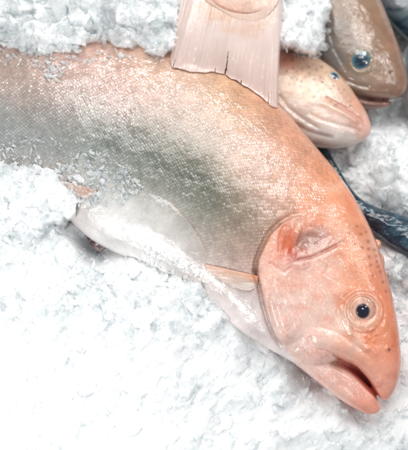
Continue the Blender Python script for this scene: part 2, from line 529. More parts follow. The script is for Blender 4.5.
# cheek plates
for ln, w_, dp in (([(331, 262), (326, 272), (326, 285), (331, 297), (337, 310), (340, 322)], 2.6, .8),
                   ([(338, 252), (345, 265), (351, 280), (354, 291)], 3.0, .5),
                   ([(290, 290), (295, 305), (301, 322), (309, 333)], 3, .4),
                   ([(315, 275), (312, 292), (316, 308), (322, 322)], 3.2, .35),
                   ([(276, 285), (283, 302), (290, 322), (298, 340)], 2.8, .6)):
    h += groove(px, py, ln, w_, dp)
h += -groove(px, py, [(340, 305), (345, 318), (352, 333), (361, 344), (371, 353)], 2.6, 1.9)      # bone under the eye
h += groove(px, py, [(336, 308), (341, 322), (349, 338), (359, 350)], 1.7, 1.0)
# upper lip (maxilla): a rounded bar ending bluntly behind the mouth corner
mx = [(319, 338.5), (330, 341.5), (343, 348), (356, 357), (367, 368), (375, 381)]
dm, sm_, tm = seg_dist(px, py, mx)
wd = 9.0 - 2.5 * tm
up = dm * np.where(sm_ * np.sign(np.median(sm_[(px > 345) & (px < 355) & (py > 335) & (py < 342)]) or 1) > 0, wd / (wd + 2.0), 1.0)
h += 3.3 * np.clip(1 - (up / wd) ** 2, 0, 1) ** 0.9 * (1 - .45 * tm)
h += -.7 * np.exp(-((dm - wd - .8) / 1.6) ** 2) * (up >= dm - 1e-6)
# lower lip rim
h += -groove(px, py, [(337, 363), (350, 374), (361, 385.5), (371, 396), (378, 404)], 2.0, 1.3)
h += groove(px, py, [(318, 358), (330, 371), (345, 386), (358, 399)], 2.5, .8)
h += groove(px, py, [(296, 343), (312, 358), (328, 374), (345, 391)], 2.0, .6)
# eye socket rings
EX, EY = 362.5, 311.0
re = np.hypot(px - EX, (py - EY) * .96)
h += np.interp(re, [0, 11, 13, 14.2, 15.6, 17, 18.6, 20, 21.5, 26, 32], [-1.6, -1.4, -.5, 0.3, 0.15, 0.5, 0.25, 0.6, .1, 0.3, 0]) * (1 + .5 * vnoise(np.stack([px / 6, py / 6, px * 0], -1)))
h += -1.4 * gauss(px, py, 389.5, 350, 1.7, 1.3)                            # nostril
h += .7 * gauss(px, py, 386.5, 349, 2.5, 2.5)
for _ in range(9):
    x0 = random.uniform(364, 385); y0 = random.uniform(328, 344)
    h += .7 * gauss(px, py, x0, y0, 2.0, 1.2, random.uniform(0, 3))
# belly fold, ventral keel
h += groove(px, py, [(128, 186), (150, 192), (172, 203), (190, 222), (203, 243), (213, 262)], 2.4, .7, .3)
h += 2.5 * gauss(px, py, 150, 222, 38, 16, 0.45)
# small living unevenness everywhere
q = v / 30.0
headm = sstep(-6, 10, sd) * (px > 250)
h += fbm(q, 3) * 0.8 + fbm(v / 8.0, 3) * (0.05 + .13 * headm)
v = v + (h * face)[:, None] * WV * 0.55 + (h * face)[:, None] * nn * 0.45
put(me, v)
px, py = proj(v)

BODYC = [(10, 62, (188, 165, 150)), (60, 70, (205, 172, 155)), (110, 72, (216, 180, 160)), (150, 68, (218, 182, 152)), (200, 84, (222, 190, 160)),
    (235, 92, (214, 166, 118)), (262, 106, (212, 150, 110)), (278, 122, (222, 160, 124)), (248, 118, (222, 190, 156)), (300, 145, (232, 162, 120)), (325, 178, (236, 160, 116)),
    (30, 95, (170, 158, 150)), (70, 97, (186, 168, 158)), (120, 100, (206, 178, 166)), (165, 108, (214, 186, 170)), (210, 128, (216, 194, 176)), (250, 150, (224, 186, 162)), (285, 175, (228, 174, 144)), (310, 205, (230, 158, 118)),
    (260, 180, (214, 178, 156)), (275, 205, (216, 174, 148)), (270, 160, (224, 182, 154)), (238, 168, (196, 174, 154)), (205, 146, (176, 166, 150)), (170, 128, (186, 172, 158)),
    (60, 118, (146, 150, 148)), (100, 126, (122, 132, 126)), (140, 140, (84, 98, 90)), (160, 150, (74, 90, 80)), (182, 164, (66, 84, 73)), (200, 178, (68, 84, 72)), (218, 194, (76, 88, 75)), (234, 212, (92, 98, 82)), (248, 195, (150, 138, 118)), (254, 222, (158, 140, 120)),
    (195, 195, (106, 112, 100)), (160, 168, (110, 120, 112)), (120, 150, (120, 130, 126)),
    (195, 215, (140, 138, 126)), (222, 238, (160, 146, 130)), (248, 245, (176, 150, 130)), (215, 252, (176, 160, 146)), (236, 262, (190, 160, 142)), (250, 268, (200, 160, 140)),
    (5, 130, (150, 156, 156)), (40, 150, (158, 164, 164)), (90, 160, (150, 158, 155)), (135, 176, (150, 152, 144)), (165, 192, (160, 156, 146)),
    (95, 190, (230, 228, 224)), (125, 215, (242, 241, 238)), (160, 215, (240, 237, 232)), (185, 235, (240, 236, 231)), (205, 262, (240, 234, 228)), (150, 245, (242, 240, 238)), (110, 240, (238, 234, 232)),
    (240, 300, (242, 236, 232)), (225, 285, (242, 236, 230)), (250, 325, (240, 228, 222)), (20, 185, (190, 180, 172)), (60, 190, (205, 190, 180))]
HEADC = [(330, 190, (236, 156, 108)), (348, 200, (238, 148, 100)), (365, 225, (236, 150, 104)), (382, 265, (232, 128, 82)), (393, 300, (234, 130, 84)), (399, 340, (234, 128, 84)),
    (399, 372, (234, 132, 92)), (390, 392, (236, 146, 112)), (380, 385, (238, 158, 128)), (340, 222, (238, 160, 118)), (352, 250, (238, 160, 118)), (365, 280, (236, 148, 102)), (300, 222, (226, 150, 116)), (318, 212, (232, 150, 108)),
    (287, 246, (214, 92, 46)), (285, 238, (224, 108, 60)), (293, 256, (190, 72, 44)), (308, 240, (182, 132, 118)), (318, 238, (196, 146, 132)), (300, 250, (196, 138, 124)), (297, 262, (196, 96, 72)),
    (268, 250, (234, 168, 138)), (272, 238, (230, 160, 128)), (262, 268, (232, 172, 146)), (264, 290, (232, 184, 166)), (275, 270, (236, 178, 154)), (300, 280, (236, 184, 162)), (285, 310, (236, 202, 188)), (275, 325, (232, 198, 186)),
    (320, 270, (236, 172, 144)), (322, 300, (234, 182, 158)), (310, 322, (238, 198, 180)), (300, 345, (234, 200, 188)), (320, 338, (242, 196, 178)), (345, 350, (244, 182, 156)), (330, 318, (240, 190, 168)),
    (362, 362, (242, 168, 138)), (374, 362, (240, 156, 122)), (384, 370, (238, 146, 110)), (335, 378, (232, 176, 158)), (345, 390, (234, 172, 152)), (320, 362, (234, 182, 166)), (358, 400, (238, 152, 128)), (372, 408, (236, 146, 116)), (360, 388, (232, 150, 126)),
    (345, 285, (238, 160, 120)), (343, 300, (236, 142, 96)), (352, 336, (240, 168, 132)), (370, 338, (234, 134, 86)), (384, 330, (238, 146, 100)), (362, 325, (234, 160, 126)), (380, 305, (236, 138, 90)),
    (343, 322, (246, 208, 188)), (354, 342, (246, 206, 184)), (377, 246, (238, 170, 140)), (382, 262, (238, 176, 148))]
d, s, t = seg_dist(px, py, OPER)
sgn = np.sign(sd)
sd2 = d * sgn
wh = sstep(-2.0, 2.0, sd2)
# above the operculum's top end the border between trunk and head is a broad one
topline = (py < 216 + (px - 306) * .5)
wh_top = sstep(-22, 10, (px - 306) * .55 + (py - 205) * .75)
wh = np.where((px > 300) & (py < 235), wh_top, wh) * (px > 245)
cb = rbf(px, py, BODYC, 19.0) * .94
warm = np.clip((cb[:, 0] - cb[:, 1]) * 6, 0, 1)[:, None]
cb = cb * (1 + warm * np.array([.05, -.02, .04])); ch = idw(px, py, HEADC, 22.0)
pale = (.10 + .24 * sstep(352, 318, px) * sstep(232, 262, py) + .16 * sstep(352, 375, py))[:, None]
ch = ch * (1 - pale) + pale * np.array([.92, .74, .68])
ch *= np.array([1.03, .99, .985])
col = cb * (1 - wh)[:, None] + ch * wh[:, None]
def tint(col, w, rgb):
    return col * (1 - w)[:, None] + lin(rgb) * w[:, None]
for x, y, r in [(360.7, 234, 1.6), (368, 241.5, 1.7), (368.5, 249, 1.7), (362, 247.6, 1.3), (369, 257, 1.6), (374.3, 250, 1.6), (376, 256, 1.5), (370.5, 265, 1.5), (376.6, 261.5, 1.5),
                (378, 266.5, 1.5), (383, 282, 1.4), (380.5, 271.5, 1.5), (364, 259, 1.2), (355, 244, 1.2), (357, 226, 1.1), (373, 275, 1.2), (386, 291, 1.3), (366, 232, 1.2), (350, 233, 1.0)]:
    col = tint(col, .62 * gauss(px, py, x, y, r * 1.15), (150, 74, 40))
col = tint(col, .85 * gauss(px, py, 389.5, 350.3, 1.9, 1.5), (120, 40, 24))
col = tint(col, .5 * gauss(px, py, 392, 346, 1.2, 1.2), (150, 60, 36))
# inside of the mouth
mouth = [(333, 355), (345, 361), (357, 366.5), (366.5, 377), (374.5, 388), (381, 399), (380, 402.5), (370, 391.5), (361, 381.5), (350, 370), (340, 362)]
ms = sdist(px, py, mouth)
col = tint(col, .95 * sstep(-1.2, .8, ms), (120, 30, 22))
col = tint(col, .7 * sstep(-2.5, 1.5, ms) * (py > 372 + (px - 362)), (196, 84, 66))
dl, _, tl = seg_dist(px, py, [(340, 361.5), (352, 370.5), (362, 381), (371, 391.5)])
col = tint(col, .6 * np.exp(-(dl / 1.8) ** 2), (206, 110, 92))
# red tissue and fine vessels, with shade painted into crease, slit and hollow
col = tint(col, .7 * np.exp(-(dc / 1.5) ** 2) * sstep(0, .1, tc), (170, 84, 60))  # crease darkened, its shade painted in with the red
col = tint(col, .5 * np.clip(groove(px, py, [(293, 262), (297, 254), (303, 247)], 1.5, -1), 0, 1), (160, 50, 34))
col = tint(col, .5 * np.exp(-((sd2 + 1.2) / 1.6) ** 2) * (py > 222) * (py < 345) * (np.abs(sd2) < 8), (140, 88, 66))  # shade of the gill slit painted behind the cover's edge
col = tint(col, .7 * gauss(px, py, 256.5, 272, 3.5, 5, .3), (110, 58, 40))  # shadowed gap above the fin root, painted dark
vein = np.abs(fbm(np.stack([px / 14, py / 9, px * 0], -1), 4)) 
col = tint(col, .28 * np.exp(-(vein / .05) ** 2) * wh * sstep(362, 330, px) * (py > 215), (206, 104, 82))
blot = fbm(np.stack([px / 11, py / 11, px * 0 + 5], -1), 4)
col = tint(col, .22 * sstep(0.05, .7, blot) * wh, (226, 122, 84))
col = tint(col, .25 * sstep(0.1, .8, -blot) * wh * sstep(372, 330, px), (246, 222, 208))
col = tint(col, .62 * gauss(px, py, 286, 245, 7, 13, .35), (222, 112, 58))
col = tint(col, .65 * gauss(px, py, 290, 251, 4, 9, .5), (178, 58, 30))
col = tint(col, .62 * gauss(px, py, 309, 240, 13, 7, -.25), (150, 104, 88))  # brown shading of the hollow painted in
# ring round the eye: clear pale skin
col = tint(col, .55 * np.exp(-((re - 15) / 3.5) ** 2), (240, 200, 176))
col = tint(col, .45 * np.exp(-((re - 16.3) / .9) ** 2), (190, 104, 70))
col = tint(col, .35 * np.exp(-((re - 19.6) / 1.0) ** 2), (196, 104, 66))
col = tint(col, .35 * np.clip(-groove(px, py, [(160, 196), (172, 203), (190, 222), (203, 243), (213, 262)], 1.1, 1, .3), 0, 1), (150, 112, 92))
mot = fbm(np.stack([px / 16, py / 16, px * 0 + 9], -1), 4)
col *= (1 + .10 * mot * (1 - wh) )[:, None]
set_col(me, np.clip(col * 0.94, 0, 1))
u_, v_ = bodycoords(px, py, MAIN)
set_v(me, 'bodyuv', np.stack([u_, v_, u_ * 0], -1))
belly = sstep(-10, 18, seg_dist(px, py, [(60, 178), (128, 186), (172, 203), (203, 243), (213, 262), (262, 300)])[0] *
              np.where(seg_dist(px, py, [(60, 178), (128, 186), (172, 203), (203, 243), (213, 262), (262, 300)])[1] > 0, 1, -1))
set_f(me, 'scales', (1 - sstep(-4, 8, np.where((px > 300) & (py < 235), (px - 306) * .6 + (py - 214) * .75, sd2)) * (px > 245)) * (1 - .9 * belly))

fish = thing('fish', 'large whole fish with orange head and grey scaled flank, lying across the ice in front', 'fish', P(200, 200, -30), 'whole fish on the ice')
link('body', me, M_main, fish)
bv_main = bvh_of(me)

# eye: iris dome with pupil and clear cornea, set into the socket
def dome(c, n, rad, hgt, up, n_r=16, n_a=48, squash=1.0, rim=-1.0):
    n = n / np.linalg.norm(n); e1 = up - n * (up @ n); e1 /= np.linalg.norm(e1); e2 = np.cross(n, e1)
    vs = [c + n * hgt]; 
    for i in range(1, n_r + 1):
        r = i / n_r
        for a in np.linspace(0, 2 * math.pi, n_a, endpoint=False):
            vs.append(c + (e1 * math.cos(a) + e2 * math.sin(a) * squash) * rad * r + n * hgt * (1 - r * r))
    for a in np.linspace(0, 2 * math.pi, n_a, endpoint=False):
        vs.append(c + (e1 * math.cos(a) + e2 * math.sin(a) * squash) * rad * .9 + n * rim)
    vs.append(c + n * rim)
    b = bmesh.new(); V = [b.verts.new(Vector(x * MM)) for x in vs]
    for j in range(n_a): b.faces.new((V[0], V[1 + j], V[1 + (j + 1) % n_a]))
    for i in range(n_r):
        for j in range(n_a):
            a0 = 1 + i * n_a + j; a1 = 1 + i * n_a + (j + 1) % n_a
            b.faces.new((V[a0], V[a0 + n_a], V[a1 + n_a], V[a1]))
    k = 1 + n_r * n_a
    for j in range(n_a): b.faces.new((V[k + j], V[-1], V[k + (j + 1) % n_a]))
    bmesh.ops.recalc_face_normals(b, faces=b.faces)
    m = bpy.data.meshes.new('dome'); b.to_mesh(m); b.free()
    for p in m.polygons: p.use_smooth = True
    return m, np.array(vs)

def make_eye(bv, px, py, parent, r_iris, r_pupil, rings, m_pupil, lift=0.0, nblend=.6, cornea=1.25, squash=1.0):
    c, n = hit_px(bv, px, py)
    n = n * (1 - nblend) + WV * nblend; n /= np.linalg.norm(n)
    c = c + n * lift
    m, vs = dome(c, n, r_iris, r_iris * .16, U, squash=squash)
    rr = np.linalg.norm(vs - c - ((vs - c) @ n)[:, None] * n, axis=1)
    ang = np.arctan2((vs - c) @ U, (vs - c) @ R)
    cc = np.stack([np.interp(rr / r_iris, [x[0] for x in rings], lin([x[1] for x in rings])[:, k]) for k in range(3)], -1)
    cc *= (1 + .12 * vnoise(np.stack([ang * 5, rr * .5, rr * 0], -1)))[:, None]
    set_col(m, np.clip(cc, 0, 1))
    e = link('eye', m, M_iris, parent)
    m, _ = dome(c + n * r_iris * .15, n, r_pupil, r_pupil * .2, U, 8, 32, squash=squash)
    p = link('pupil', m, m_pupil, parent); 
    p.parent = e; p.matrix_parent_inverse = Matrix.Identity(4)
    m, _ = dome(c + n * .2, n, r_iris * cornea, r_iris * .36, U, 14, 48, squash=squash)
    k = link('cornea', m, M_cornea, parent)
    k.parent = e; k.matrix_parent_inverse = Matrix.Identity(4)
    return e
make_eye(bv_main, 362, 311, fish, 13.2, 6.5,
         [(0, (60, 40, 30)), (.44, (60, 34, 26)), (.5, (176, 112, 84)), (.57, (214, 172, 154)), (.68, (226, 188, 170)), (.78, (206, 150, 124)), (.86, (228, 180, 158)), (1, (226, 166, 136))], M_pupil, lift=.7, cornea=1.12, squash=.93)

# ---- fins
def top_hit(bv, x, y):
    best = (None, None)
    for b in (bv if isinstance(bv, list) else [bv]):
        c, n = hit_px(b, x, y)
        if c is not None and (best[0] is None or c @ WV > best[0] @ WV): best = (c, n)
    return best

def fin_mesh(root, edge, n_r=40, n_q=90, bv=None, lift=2.0, hroot=None, hedge=None, thick=0.9, ray_n=26, ridge=.35, colf=None, slit=None, drape=None, bow=0.0, bulge=None, ragged=0.0, folds=0.0):
    ro = catmull(root, n_q); ed = catmull(edge, n_q)
    vs = []; cols = []; ray = []; al = []
    if hedge is None:
        hedge = []
        for p in ed:
            c, n = top_hit(bv, p[0], p[1])
            hedge.append(c[2] + lift if c is not None else (hedge[-1] if hedge else 20.0))
        k = np.ones(15) / 15
        hedge = np.convolve(np.pad(hedge, 7, mode='edge'), k, mode='valid')
    for i in range(n_r):
        r = i / (n_r - 1)
        for j in range(n_q):
            q_ = j / (n_q - 1)
            rr = r
            p = ro[j] * (1 - rr) + ed[j] * rr
            if ragged: p = p + (ed[j] - ro[j]) / np.linalg.norm(ed[j] - ro[j]) * ragged * max(0, rr - .8) * 5 * float(vnoise(np.array([q_ * 22, 1.0, 3.0])))
            h0 = (np.interp(q_, np.linspace(0, 1, len(hroot)), hroot) * (1 - rr) + np.interp(q_, np.linspace(0, 1, len(hedge)), hedge) * rr) + bow * math.sin(math.pi * rr)
            if bulge: h0 += bulge(p)
            x = P(p[0], p[1], h0)
            if bv is not None:
                c, n = top_hit(bv, p[0], p[1])
                if c is not None:
                    need = c[2] + lift
                    if drape is not None: h0 = h0 * (1 - drape(rr)) + need * drape(rr)
                    h0 = need + 2.5 * math.log1p(math.exp(min(40.0, (h0 - need) / 2.5)))
                    x = P(p[0], p[1], h0)
            x = x + WV * ridge * (math.sin(q_ * ray_n * 2 * math.pi + 2.5 * math.sin(q_ * 23)) + .6 * math.sin(q_ * ray_n * 5.2 * math.pi) * rr) * (.15 + .85 * rr)
            if folds: x = x + WV * folds * (vnoise(np.array([q_ * 7.5 + .3 * rr, rr * 1.2, 7.0])) + .5 * vnoise(np.array([q_ * 17, rr * 1.5, 4.0]))) * min(1, .2 + rr) * (1 if rr < .9 else (1 - rr) * 10)
            x = x + WV * .5 * vnoise(np.array([q_ * 9, rr * 3, 2.0]))
            vs.append(x); cols.append(lin(colf(rr, q_, p))); ray.append(q_ * ray_n); al.append(rr)
    vs = np.array(vs); n0 = len(vs)
    tk = np.tile(np.ones(n_q), n_r) * thick * (1.25 - .8 * np.array(al))
    vs = np.vstack([vs, vs - WV * tk[:, None]])
    f = []
    keep = lambda i, j: slit is None or not slit((i + .5) / (n_r - 1), (j + .5) / (n_q - 1))
    edges = {}
    for i in range(n_r - 1):
        for j in range(n_q - 1):
            if keep(i, j):
                a = i * n_q + j
                qd = (a, a + 1, a + n_q + 1, a + n_q)
                f.append(qd); f.append(tuple(x + n0 for x in reversed(qd)))
                for k in range(4): edges[(qd[k], qd[(k + 1) % 4])] = 1
    for (a, b) in list(edges):
        if (b, a) not in edges: f.append((b, a, a + n0, b + n0))
    m = mesh_np('fin', vs, f)
    bmm = bmesh.new(); bmm.from_mesh(m); bmesh.ops.recalc_face_normals(bmm, faces=bmm.faces)
    bmm.to_mesh(m); bmm.free()
    set_col(m, np.array(cols + cols)); set_f(m, 'ray', ray + ray); set_f(m, 'along', al + al)
    return m

def pect_col(r, q, p):
    a = np.array((236, 160, 126)); b = np.array((232, 208, 196))
    w = max(0, 1 - q / .7) ** .9 * (1 - .35 * r) + max(0, 1 - r / .3) * (1 - q) * .8
    w = min(1, w)
    return b * (1 - w) + a * w
m = fin_mesh([(258.5, 276), (258, 280), (258, 283.5), (257, 287)], [(204, 264), (207, 268.5), (216, 276), (229, 284), (241, 289.5), (250, 290.5)], 44, 60, bv_main, .35,
             [47, 46, 42, 36], None, .35, 9, .12, pect_col, bow=2.2)
link('pectoral_fin', m, M_fin2, fish)
m = fin_mesh([(98, 190), (94, 194), (88, 198)], [(60, 180), (60.5, 184), (64, 189), (72, 196)], 30, 40, bv_main, .9, [40, 38, 34], None, .5, 6, .1,
             lambda r, q, p: np.array((220, 168, 146)) * (1 - r * .6) + np.array((228, 206, 196)) * r * .6, bow=1.0)
bv_fin = bvh_of(m)
link('pelvic_fin', m, M_fin2, fish)
m = fin_mesh([(108, 246), (100, 238), (90, 222)], [(98, 254), (90, 244), (81, 226)], 16, 30, None, 1.5, [8, 8, 8], [2, 4, 6], 1.6, 8, .3,  # dark web standing in for the shaded gap under the belly
             lambda r, q, p: (74, 42, 46))
link('belly_gap_shade', m, M_fin, fish)

# ================================================================== the other fish
def simple_fish(name, label, at, stations, extra, mat, colours, feat, spots=None, voxel=1.0, scales=None, smooth=6, soft=30.0):
    b = bmesh.new()
    shell_bm(b, stations, n_s=120, n_t=56)
    for e in extra: shell_bm(b, e, n_s=50, n_t=32)
    m, v, n = remesh(b, voxel, smooth)
    px, py = proj(v); fc = np.clip(n @ WV, 0, 1)
    h = feat(px, py) + fbm(v / 22.0, 3) * .6
    v = v + (h * fc)[:, None] * (WV * .6 + n * .4)
    put(m, v)
    px, py = proj(v)
    c = idw(px, py, colours, soft)
    if spots: c = spots(px, py, c)
    c *= (1 + .09 * fbm(np.stack([px / 12, py / 12, px * 0], -1), 4))[:, None]
    set_col(m, np.clip(c * .94, 0, 1))
    u_, v_ = bodycoords(px, py, stations)
    set_v(m, 'bodyuv', np.stack([u_, v_, u_ * 0], -1))
    set_f(m, 'scales', scales(px, py) if scales else px * 0)
    o = thing(name, label, 'fish', at, 'whole fish on the ice')
    link('body', m, mat, o)
    return o, m

# --- pale spotted head behind the back of the big fish
ST2 = [(150, -20, 120, 60, 22, -22, .9), (200, 4, 180, 84, 26, -20, .9), (250, 28, 232, 110, 28, -18, .85), (285, 45, 262, 126, 28, -16, .85), (308, 53, 288, 138, 27, -15, .82),
       (328, 65, 310, 146, 25, -14, .8), (344, 80, 331, 149, 22, -13, .8), (357, 98, 347, 147, 17, -13, .82), (366, 112, 359, 143, 11, -13, .9), (370, 122, 366, 138, 6, -13, 1), (371, 128, 370, 134, 2, -13, 1)]
def feat2(px, py):
    h = groove(px, py, [(322, 96), (336, 103), (350, 111), (362, 119), (367, 128)], 1.8, 1.4)
    h += -groove(px, py, [(318, 101), (333, 108), (348, 116), (360, 124)], 3.0, 1.8)
    h += groove(px, py, [(306, 112), (320, 119), (336, 124), (352, 128), (366, 134)], 2.2, 1.2)
    h += groove(px, py, [(276, 92), (288, 108), (304, 120), (322, 130)], 2.2, 1.2)
    h += groove(px, py, [(292, 122), (308, 131), (322, 135), (336, 138)], 2.2, 1.0)
    h += -groove(px, py, [(268, 84), (278, 102), (292, 116), (308, 126)], 4.5, 1.2)
    re = np.hypot(px - 335, py - 76)
    h += np.interp(re, [0, 4, 6, 8, 11], [-.5, -.3, 1.2, 1.0, 0])
    return h
C2 = [(240, 40, (214, 172, 150)), (285, 52, (226, 170, 148)), (290, 60, (224, 160, 138)), (305, 60, (222, 184, 160)), (325, 72, (220, 186, 160)), (345, 90, (224, 182, 156)), (358, 103, (228, 168, 142)), (368, 120, (228, 182, 164)),
      (290, 80, (228, 196, 172)), (310, 88, (230, 198, 172)), (330, 98, (230, 198, 176)), (345, 108, (226, 180, 160)), (355, 118, (224, 172, 154)), (275, 90, (222, 190, 172)), (295, 108, (226, 200, 186)), (318, 116, (230, 204, 190)), (340, 122, (228, 202, 190)), (360, 130, (226, 180, 166)),
      (335, 138, (222, 216, 212)), (320, 135, (220, 210, 204)), (350, 140, (226, 216, 210)), (305, 130, (214, 196, 186)), (285, 118, (210, 186, 172)), (318, 145, (198, 184, 178)), (270, 110, (214, 184, 166))]
rs = random.Random(3)
SP2 = []
while len(SP2) < 46:
    x, y = rs.uniform(283, 356), rs.uniform(56, 112)
    if inside(np.array([x]), np.array([y]), [(284, 58), (300, 56), (322, 66), (345, 90), (358, 108), (338, 106), (310, 98), (288, 84)])[0] and all((x - a) ** 2 + (y - b) ** 2 > 22 for a, b in SP2) and (x - 335) ** 2 + (y - 76) ** 2 > 90:
        SP2.append((x, y))
def spots2(px, py, c):
    for x, y in SP2:
        c = tint(c, rs.uniform(.42, .7) * gauss(px, py, x, y, rs.uniform(1.0, 1.9), rs.uniform(1.0, 1.7), rs.uniform(0, 3)), (136, 108, 90))
    c = tint(c, .6 * np.clip(-groove(px, py, [(322, 96), (336, 103), (350, 111), (362, 119), (367, 128)], 1.5, 1), 0, 1), (206, 128, 108))
    c = tint(c, .45 * np.clip(-groove(px, py, [(292, 122), (308, 131), (322, 135), (336, 138)], 2, 1), 0, 1), (130, 100, 92))
    return c
f2, m2 = simple_fish('fish', "pale pink brown-spotted fish with its head between the big and the grey fish", P(300, 90, -30), ST2, [], M_pale, C2, feat2, spots2, .9)
make_eye(bvh_of(m2), 334, 76.5, f2, 5.6, 2.8, [(0, (30, 60, 80)), (.5, (40, 84, 104)), (.75, (90, 130, 140)), (1, (195, 176, 160))], gloss_material('blue_pupil', (16, 50, 72), .15), lift=.4, nblend=.35)

# --- grey brown head, upper right
ST3 = [(338, -150, 268, -110, 30, -34, .9), (352, -90, 285, -60, 32, -32, .88), (366, -40, 296, -10, 34, -30, .85), (378, -5, 306, 36, 34, -28, .83), (388, 20, 320, 66, 32, -27, .8), (396, 40, 335, 88, 28, -26, .8),
       (402, 58, 352, 96, 23, -26, .8), (406, 74, 370, 99, 17, -26, .82), (406.5, 86, 386, 99.5, 11, -26, .9), (404, 93, 395, 99, 6, -26, 1), (400, 97, 398, 98.5, 2, -26, 1)]
JAW3 = [(335, 82, 322, 88, 16, -30, .9), (352, 94, 340, 101, 15, -30, .88), (364, 99, 357, 107, 12, -30, .88), (376, 100, 371, 109.5, 9, -30, .9), (387, 101, 384, 108, 6, -30, .95), (392, 102, 391, 105, 3, -30, 1)]
def feat3(px, py):
    re = np.hypot(px - 361, py - 61)
    h = np.interp(re, [0, 8, 10, 12, 15, 20], [-2.5, -1.5, .6, .8, 0, 0])
    h += -1.3 * gauss(px, py, 391, 72, 1.8, 1.2)
    h += groove(px, py, [(338, 72), (346, 80), (358, 85), (372, 88)], 2.2, 1.6)
    h += -groove(px, py, [(344, 84), (358, 90), (375, 93), (392, 93)], 3.0, 1.5)
    h += groove(px, py, [(330, 30), (334, 48), (342, 62), (348, 74)], 2.5, 1.2)
    h += .8 * gauss(px, py, 384, 84, 6, 4)
    return h
C3 = [(335, -20, (150, 130, 112)), (345, 10, (158, 136, 116)), (365, 5, (172, 146, 124)), (380, 15, (176, 144, 120)), (392, 35, (176, 140, 116)), (402, 60, (170, 136, 116)), (404, 80, (164, 132, 116)), (375, 35, (168, 142, 122)),
      (330, 30, (128, 122, 118)), (325, 48, (112, 114, 118)), (335, 60, (120, 120, 122)), (345, 45, (146, 134, 124)), (348, 72, (158, 144, 134)), (345, 84, (176, 162, 152)), (360, 84, (178, 166, 156)), (378, 76, (184, 162, 144)), (390, 82, (176, 150, 134)),
      (360, 92, (160, 140, 128)), (380, 93, (160, 132, 118)), (395, 92, (164, 130, 116)), (370, 104, (168, 128, 118)), (385, 105, (166, 124, 114)), (355, 102, (150, 128, 120)), (340, 96, (140, 130, 126))]
C3 = [(x, y, (c[0] * .88, c[1] * .83, c[2] * .79)) for x, y, c in C3]
def spots3(px, py, c):
    c = tint(c, .8 * gauss(px, py, 391, 72.3, 2.0, 1.2, -.5), (60, 44, 40))
    c = tint(c, .55 * np.exp(-((np.hypot(px - 361, py - 61) - 11.5) / 2.5) ** 2), (128, 110, 76))
    return tint(c, .7 * np.clip(-groove(px, py, [(356, 97), (368, 99.5), (382, 100), (393, 100.5)], 1.5, 1), 0, 1), (90, 56, 48))
f3, m3 = simple_fish('fish', 'grey brown fish with a big blue eye and closed pink mouth, behind the spotted fish', P(360, 50, -50), ST3, [JAW3], M_grey, C3, feat3, spots3, 1.0)
make_eye(bvh_of(m3), 361, 61, f3, 11.4, 5.4, [(0, (20, 50, 70)), (.46, (28, 62, 84)), (.55, (34, 70, 88)), (.74, (66, 100, 110)), (.9, (96, 116, 116)), (1, (110, 100, 84))], gloss_material('dark_blue_pupil', (18, 48, 66), .2), lift=1.0)

# --- the fish whose tail hangs over the big fish's back
ST4 = [(330, -220, 215, -220, 30, 44, .9), (318, -150, 208, -150, 26, 48, .9), (302, -90, 204, -90, 19, 52, .9), (289, -45, 197, -45, 12, 53, .9), (282, -15, 199, -18, 7.5, 53, .95), (279, 1, 205, 0, 4.6, 52.2, 1), (273, 11, 218, 9, 2.8, 50.8, 1), (264, 19, 232, 18, .8, 47.5, 1), (254, 23, 244, 22, .4, 44, 1)]
C4 = [(245, -60, (222, 186, 170)), (230, -5, (230, 200, 186)), (247, 8, (228, 192, 174)), (222, 14, (238, 190, 166)), (238, 22, (238, 182, 154)), (262, 8, (238, 206, 192)), (275, 10, (238, 204, 190)), (262, 24, (239, 202, 186)), (238, 32, (239, 198, 180))]
C4 = [(x, y, tuple(min(250, k + 11) for k in c)) for x, y, c in C4]
f4, m4 = simple_fish('fish', "fish at the top edge with pinkish forked tail fin spread over the big fish", P(248, -60, 20), ST4, [], M_pale, C4, lambda x, y: x * 0, None, 1.0, lambda x, y: .75 * sstep(30, 8, y))
STALK = [(200, -80), (204, -6), (212, 9), (224, 18), (238, 25), (256, 28), (269, 22), (277, 8), (282, -80)]
STALK = [(198, -80), (204, -8), (212, 7), (222, 16), (236, 23), (250, 26), (264, 24), (275, 12), (282, -80)]
def tail_col(r, q, p):
    f = np.array((250, 218, 207))
    n_ = float(fbm(np.array([p[0] * .13, p[1] * .13, 1.0]), 3))
    d = float(sdist(np.array([p[0]]), np.array([p[1]]), STALK)[0]) + 4.5 * n_
    w = float(sstep(-12, 8, d))
    x = f * (1 - w) + np.array((238, 204, 188)) * w
    o = math.exp(-((d + 1) / 8) ** 2) * (.5 + .4 * n_) * float(sstep(282, 235, p[0]))
    o = min(1, max(0, o)) * .8
    return x * (1 - o) + np.array((232, 172, 138)) * o
root4 = [(190, -46), (198, -24), (205, -8), (213, 2), (223, 9), (235, 13), (248, 14), (260, 11), (270, 3), (277, -10), (281, -26), (285, -46)]
edge4 = [(170, 60), (172.5, 66.5), (184, 70), (198, 71.5), (212, 72.5), (224.5, 75), (237, 81), (249, 89), (261, 97), (271, 105), (277.5, 107.5), (278, 98)]
SPLITS = [(random.uniform(.04, .96), random.uniform(.90, .96)) for _ in range(4)]
m = fin_mesh(root4, edge4, 130, 300, [bv_main, bvh_of(m4)], .35, [53.5, 55, 55.5, 55, 54.5, 54.3, 54.2, 54.3, 54.6, 55, 55, 53], None, .4, 26, .24, tail_col,
             slit=lambda r, q: (r > .62 and abs(q - .4545 - .004 * math.sin(r * 9)) < .0015 + .012 * (r - .62)) or any(r > b_ and abs(q - a_) < .0035 * (r - b_) / (1.001 - b_) + .0005 for a_, b_ in SPLITS),
             bow=3, ragged=1.0, folds=1.6)
link('tail_fin', m, M_fin, f4)

